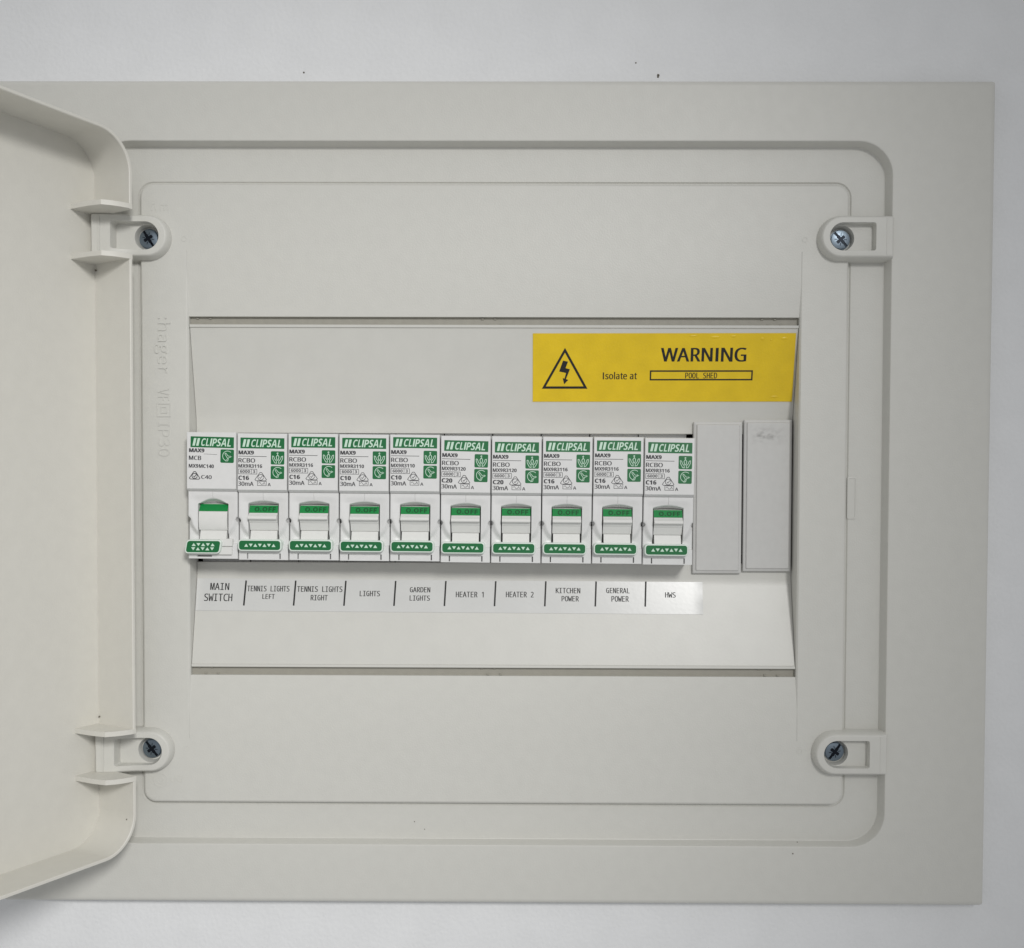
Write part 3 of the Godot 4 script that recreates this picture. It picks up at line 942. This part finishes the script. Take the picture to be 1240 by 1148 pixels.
func build_breakers() -> void:
	var rows := [
		["MAIN SWITCH", "MX9MC140", "C40", 0.0, -1.0, ""],
		["TENNIS LIGHTS LEFT", "MX9R3116", "C16", 0.0, -0.5, ""],
		["TENNIS LIGHTS RIGHT", "MX9R3116", "C16", 0.45, -0.3, "third breaker from the left, green OFF toggle, above TENNIS LIGHTS RIGHT"],
		["LIGHTS", "MX9R3110", "C10", 0.3, -0.2, "breaker marked C10 above the single printed word LIGHTS"],
		["GARDEN LIGHTS", "MX9R3110", "C10", 0.6, -0.4, "breaker marked C10 above the printed name GARDEN LIGHTS"],
		["HEATER 1", "MX9R3120", "C20", -0.1, -1.1, "breaker marked C20 with crooked green logo band, above HEATER 1"],
		["HEATER 2", "MX9R3120", "C20", -0.45, -0.2, "breaker marked C20 above the printed name HEATER 2"],
		["KITCHEN POWER", "MX9R3116", "C16", 0.0, -0.3, "breaker marked C16 above the printed name KITCHEN POWER"],
		["GENERAL POWER", "MX9R3116", "C16", 0.3, -0.1, "breaker marked C16 above the printed name GENERAL POWER"],
		["HWS", "MX9R3116", "C16", 0.0, -0.6, "last breaker of the row, beside the blanking plates, above HWS"],
	]
	var proto: Node3D
	var prints := {}
	var jit := [0.0, 0.0, 0.1, 0.05, 0.15, -0.1, -0.05, 0.0, 0.1, -0.05]
	for i in rows.size():
		var q = rows[i]
		var t: Node3D
		if i == 0:
			t = make_breaker(true, "wider-tabbed main switch breaker at the left end, two rows of triangles on its tab")
		elif i == 1:
			proto = make_breaker(false, "second breaker from the left, beside the main switch, above TENNIS LIGHTS LEFT")
			t = proto
			prints["MX9R3116"] = t.get_node("face_plate/rating_print").mesh
		else:
			t = proto.duplicate()
			t.name = numbered("circuit_breaker", self)
			add_child(t, true)
			t.set_meta("label", q[5])
			if not prints.has(q[1]): prints[q[1]] = rating(q[1], q[2]).mesh()
			t.get_node("face_plate/rating_print").mesh = prints[q[1]]
		var x := -99.9 + 18.05 * i
		t.position = Vector3(x, (0.25 if i == 0 else 0.0) - 0.47 - 0.0082 * (x + 82.0) + jit[i], -0.0 + [0.0, 0.1, 0.0, -0.15, 0.05, 0.0, 0.1, -0.1, 0.0, 0.1][i] - 5.0) * MM
		t.rotation_degrees.z = -0.35
		for c in t.get_node("face_plate").get_children():
			var turn := deg_to_rad(q[4])
			c.transform = Transform3D(Basis(Vector3(0, 0, 1), turn), Vector3(0, q[3], 0) * MM + (Vector3(0, 12, 0) - Vector3(0, 12, 0).rotated(Vector3(0, 0, 1), turn)) * MM)


# ---------------------------------------------------------------- blanks
func build_blanks() -> void:
	var q := [[82.35, -0.25, "plain blanking plate beside the last breaker, left one of the two"], [100.75, 0.55, "smudged blanking plate in the right end of the row"]]
	for i in 2:
		var t := thing("blanking_plate", q[i][2], "blanking plate", Vector3(q[i][0], q[i][1], -5.0), "blanking plates at the end of the row")
		var s := Sh.new()
		s.loft([Sh.rr(8.95 - 0.08 * i, 27.9, 0.4, 0.0), Sh.rr(8.9 - 0.08 * i, 27.85, 0.4, 1.5), Sh.rr(8.7 - 0.08 * i, 27.65, 0.4, 1.7), Sh.rr(7.95, 26.95, 0.4, 1.9), Sh.rr(7.75, 26.75, 0.4, 2.35), Sh.rr(7.55, 26.55, 0.3, 2.45)])
		part("plate_face", s, M.blank, t, 18.0)
		s = Sh.new()
		s.box(-8.3, 8.3, -22.0, 22.0, -6, 0)
		part("plate_back", s, M.blank, t)
		if i == 1:
			part("smudge", smudge(14.4, 8.0), smudge_material(Color(0.30, 0.28, 0.26), 77), t, 32.0, Vector3(0.0, 22.2, 2.49))

func smudge(w: float, h: float) -> ArrayMesh:
	var p := PlaneMesh.new()
	p.size = Vector2(w, h) * MM
	p.orientation = PlaneMesh.FACE_Z
	var m := ArrayMesh.new()
	m.add_surface_from_arrays(Mesh.PRIMITIVE_TRIANGLES, p.get_mesh_arrays())
	return m

func smudge_material(c: Color, sd: int) -> StandardMaterial3D:
	var n := FastNoiseLite.new()
	n.seed = sd; n.frequency = 0.045; n.fractal_octaves = 5
	var im := Image.create(96, 72, false, Image.FORMAT_RGBA8)
	for y in 72:
		for x in 96:
			var d := Vector2(x / 96.0 - 0.42, (y / 72.0 - 0.5) * 1.3)
			var edge := clampf(minf(minf(x, 95 - x) / 18.0, minf(y, 71 - y) / 16.0), 0.0, 1.0)
			var a := exp(-d.length_squared() * 22.0) * 0.8 + 0.28
			a = edge * a * clampf(0.16 + n.get_noise_2d(x, y) * 0.75, 0.0, 1.0) * 0.55
			im.set_pixel(x, y, Color(c.r, c.g, c.b, a))
	var m := StandardMaterial3D.new()
	m.resource_name = "finger smudge"
	m.albedo_texture = ImageTexture.create_from_image(im)
	m.transparency = BaseMaterial3D.TRANSPARENCY_ALPHA
	m.roughness = 0.8
	return m


# ---------------------------------------------------------------- sticker and name strip
func build_labels() -> void:
	# yellow sticker on the sloping upper leaf; u runs right, v down, both from its top left corner
	var slope := atan2(6.9, 32.5)
	var t := thing("warning_sticker", "yellow warning sticker with a lightning triangle, stuck above the breakers", "sticker", Vector3(14.2, 59.0, -5.0 + (59.0 - 28.3) * 6.9 / 32.5 + 0.03))
	t.rotation.x = slope
	t.rotation.z = 0.003
	var W := 95.0; var H := 24.7
	var s := Sh.new()
	sheet(s, 0, W, -H, 0, 0.18, 0.35)
	part("yellow_sheet", s, M.yellow, t, 40.0)
	for q in [[66.0, -1.4, 1.9, 0.5], [72.5, -1.1, 1.2, 0.4], [83.0, -2.0, 0.8, 0.55], [86.2, -2.4, 0.5, 0.45], [91.0, -1.9, 1.4, 0.6], [58.0, -1.0, 1.5, 0.35], [88.6, -22.9, 1.6, 0.4]]:
		s = Sh.new()
		var l := []
		for k in 4:
			var c := Sh.circle(cos(k * PI / 7), 0.17 + 0.16 * sin(k * PI / 6), 0, 0, 16)
			for i in c.size(): c[i] = Vector3(q[0] + c[i].x * q[2], q[1] + c[i].y * q[3], c[i].z)
			l.append(c)
		s.loft(l)
		part("air_bubble", s, M.yellow, t, 60.0)
	var z := 0.23
	var ux := func(px: float) -> float: return (px - 644.0) / 317.6 * W
	var vy := func(py: float) -> float: return -(py - 404.6) / 82.0 * H
	s = Sh.new()
	var wx := func(x: float) -> float: return ux.call(630.0 + x / 3.543)
	s.text("WARN", wx.call(600), wx.call(823), vy.call(438.2), vy.call(422), z, FONT_SANS, 400, 0.0, 0.0, 0.32)
	s.box(wx.call(835.5), wx.call(848), vy.call(438.2), vy.call(422), z - 0.02, z)
	s.text("NG", wx.call(859), wx.call(968), vy.call(438.4), vy.call(421.8), z, FONT_SANS, 400, 0.0, 0.0, 0.32)
	part("warning_word", s, M.black, t)
	s = Sh.new()
	s.box(wx.call(352.5), wx.call(357.5), vy.call(459.5), vy.call(451.2), z - 0.02, z)
	s.text("solate at", wx.call(363), wx.call(500), vy.call(459.6), vy.call(450.6), z, FONT_SANS, 400, 0.0, 0.0, 0.10)
	part("isolate_words", s, M.black, t)
	s = Sh.new()
	s.stroke(PackedVector2Array([Vector2(ux.call(787.6), vy.call(460)), Vector2(ux.call(911.2), vy.call(460)), Vector2(ux.call(911.2), vy.call(449.6)), Vector2(ux.call(787.6), vy.call(449.6))]), 0.52, z, true)
	part("name_box", s, M.black, t)
	s = Sh.new()
	s.text("POOL SHED", ux.call(830), ux.call(868.8), vy.call(458.4), vy.call(451.6), z, FONT_MONO, 400, 0.0, 0.0, 0.08)
	part("location_words", s, M.black, t)
	s = Sh.new()
	s.stroke(PackedVector2Array([Vector2(ux.call(657.6), vy.call(469.4)), Vector2(ux.call(708.6), vy.call(469.4)), Vector2(ux.call(683), vy.call(424.6))]), 0.85, z, true)
	var bolt := PackedVector2Array()
	for q in [[680.8, 437], [686.8, 438.2], [684.0, 446.0], [689.2, 447.4], [684.6, 459.2], [687.4, 460.2], [682.4, 465.4], [680.6, 458.0], [682.8, 458.6], [684.6, 451.8], [676.2, 450.0]]: bolt.append(Vector2(ux.call(q[0]), vy.call(q[1])))
	s.fill(bolt, z)
	part("lightning_triangle", s, M.black, t)

	# printed tape of circuit names on the sloping lower leaf
	t = thing("name_strip", "long white tape of printed circuit names below the breakers", "label strip", Vector3(-109.9, -30.7, -5.0 + 0.7 * 6.9 / 31.4 + 0.05))
	t.rotation.x = -atan2(6.9, 31.4)
	t.rotation.z = -0.0042
	W = 187.2; H = 12.0
	s = Sh.new()
	sheet(s, 0, W, -H, 0, 0.12, 0.12)
	part("tape", s, M.tape, t, 40.0)
	z = 0.16
	var tx := func(px: float) -> float: return (px - 234.5) / 614.0 * W
	var ty := func(px: float, py: float) -> float: return -(py - 700.2 - (px - 234.5) * 0.0075) / 39.3 * H
	var a := func(x: float) -> float: return 210.0 + x / 3.543
	var b := func(x: float) -> float: return 540.0 + x / 2.818
	var ay := func(y: float) -> float: return 680.0 + y / 3.543
	var by := func(y: float) -> float: return 680.0 + y / 2.818
	var names := [
		["MAIN", 0, 145, 227, 92, 122], ["SWITCH", 0, 122, 243, 138, 170], ["TENNIS LIGHTS", 0, 305, 487, 104, 128], ["LEFT", 0, 372, 425, 140, 161],
		["TENNIS LIGHTS", 0, 520, 715, 106, 130], ["RIGHT", 0, 580, 653, 144, 167], ["LIGHTS", 0, 790, 877, 126, 149], ["GARDEN", 0, 1005, 1093, 110, 132], ["LIGHTS", 0, 1005, 1092, 146, 168],
		["HEATER 1", 1, 27, 122, 103, 122], ["HEATER 2", 1, 198, 293, 103, 122], ["KITCHEN", 1, 368, 452, 90, 108], ["POWER", 1, 388, 447, 118, 136],
		["GENERAL", 1, 540, 620, 90, 108], ["POWER", 1, 558, 617, 118, 137], ["HWS", 1, 741, 777, 105, 123]]
	for q in names:
		var x0: float = a.call(q[2]) if q[1] == 0 else b.call(q[2])
		var x1: float = a.call(q[3]) if q[1] == 0 else b.call(q[3])
		var y1: float = ay.call(q[4]) if q[1] == 0 else by.call(q[4])
		var y0: float = ay.call(q[5]) if q[1] == 0 else by.call(q[5])
		s = Sh.new()
		s.text(q[0], tx.call(x0), tx.call(x1), ty.call(x0, y0), ty.call(x0, y1), z, FONT_MONO, 400, 0.0, 0.0, 0.10)
		part("circuit_name", s, M.black, t)
	for i in 9:
		var x: float = [293.6, 354.0, 415.0, 475.6, 536.6, 597.2, 658.0, 719.0, 779.3][i]
		s = Sh.new()
		s.stroke(PackedVector2Array([Vector2(tx.call(x + 0.6), ty.call(x, 703.0 + i * 0.15)), Vector2(tx.call(x - 0.6), ty.call(x, 733.5 + i * 0.15))]), 0.6, z)
		part("divider_bar", s, M.black, t)

# a thin sheet whose right-hand end lifts a little
func sheet(s: Sh, x0: float, x1: float, y0: float, y1: float, th: float, lift: float) -> void:
	var xs := PackedFloat32Array()
	for i in 40: xs.append(lerpf(x0, x1 - 8.0, i / 39.0))
	for i in range(1, 21): xs.append(lerpf(x1 - 8.0, x1, i / 20.0))
	var ys := PackedFloat32Array()
	for i in 7: ys.append(lerpf(y0, y1, i / 6.0))
	var zf := func(x: float, y: float) -> float:
		return th + lift * pow(maxf(0.0, (x - x1 + 4.0) / 4.0), 2.0) * (0.7 + 0.3 * sin(y * 0.6))
	s.height(xs, ys, zf, 0.0)
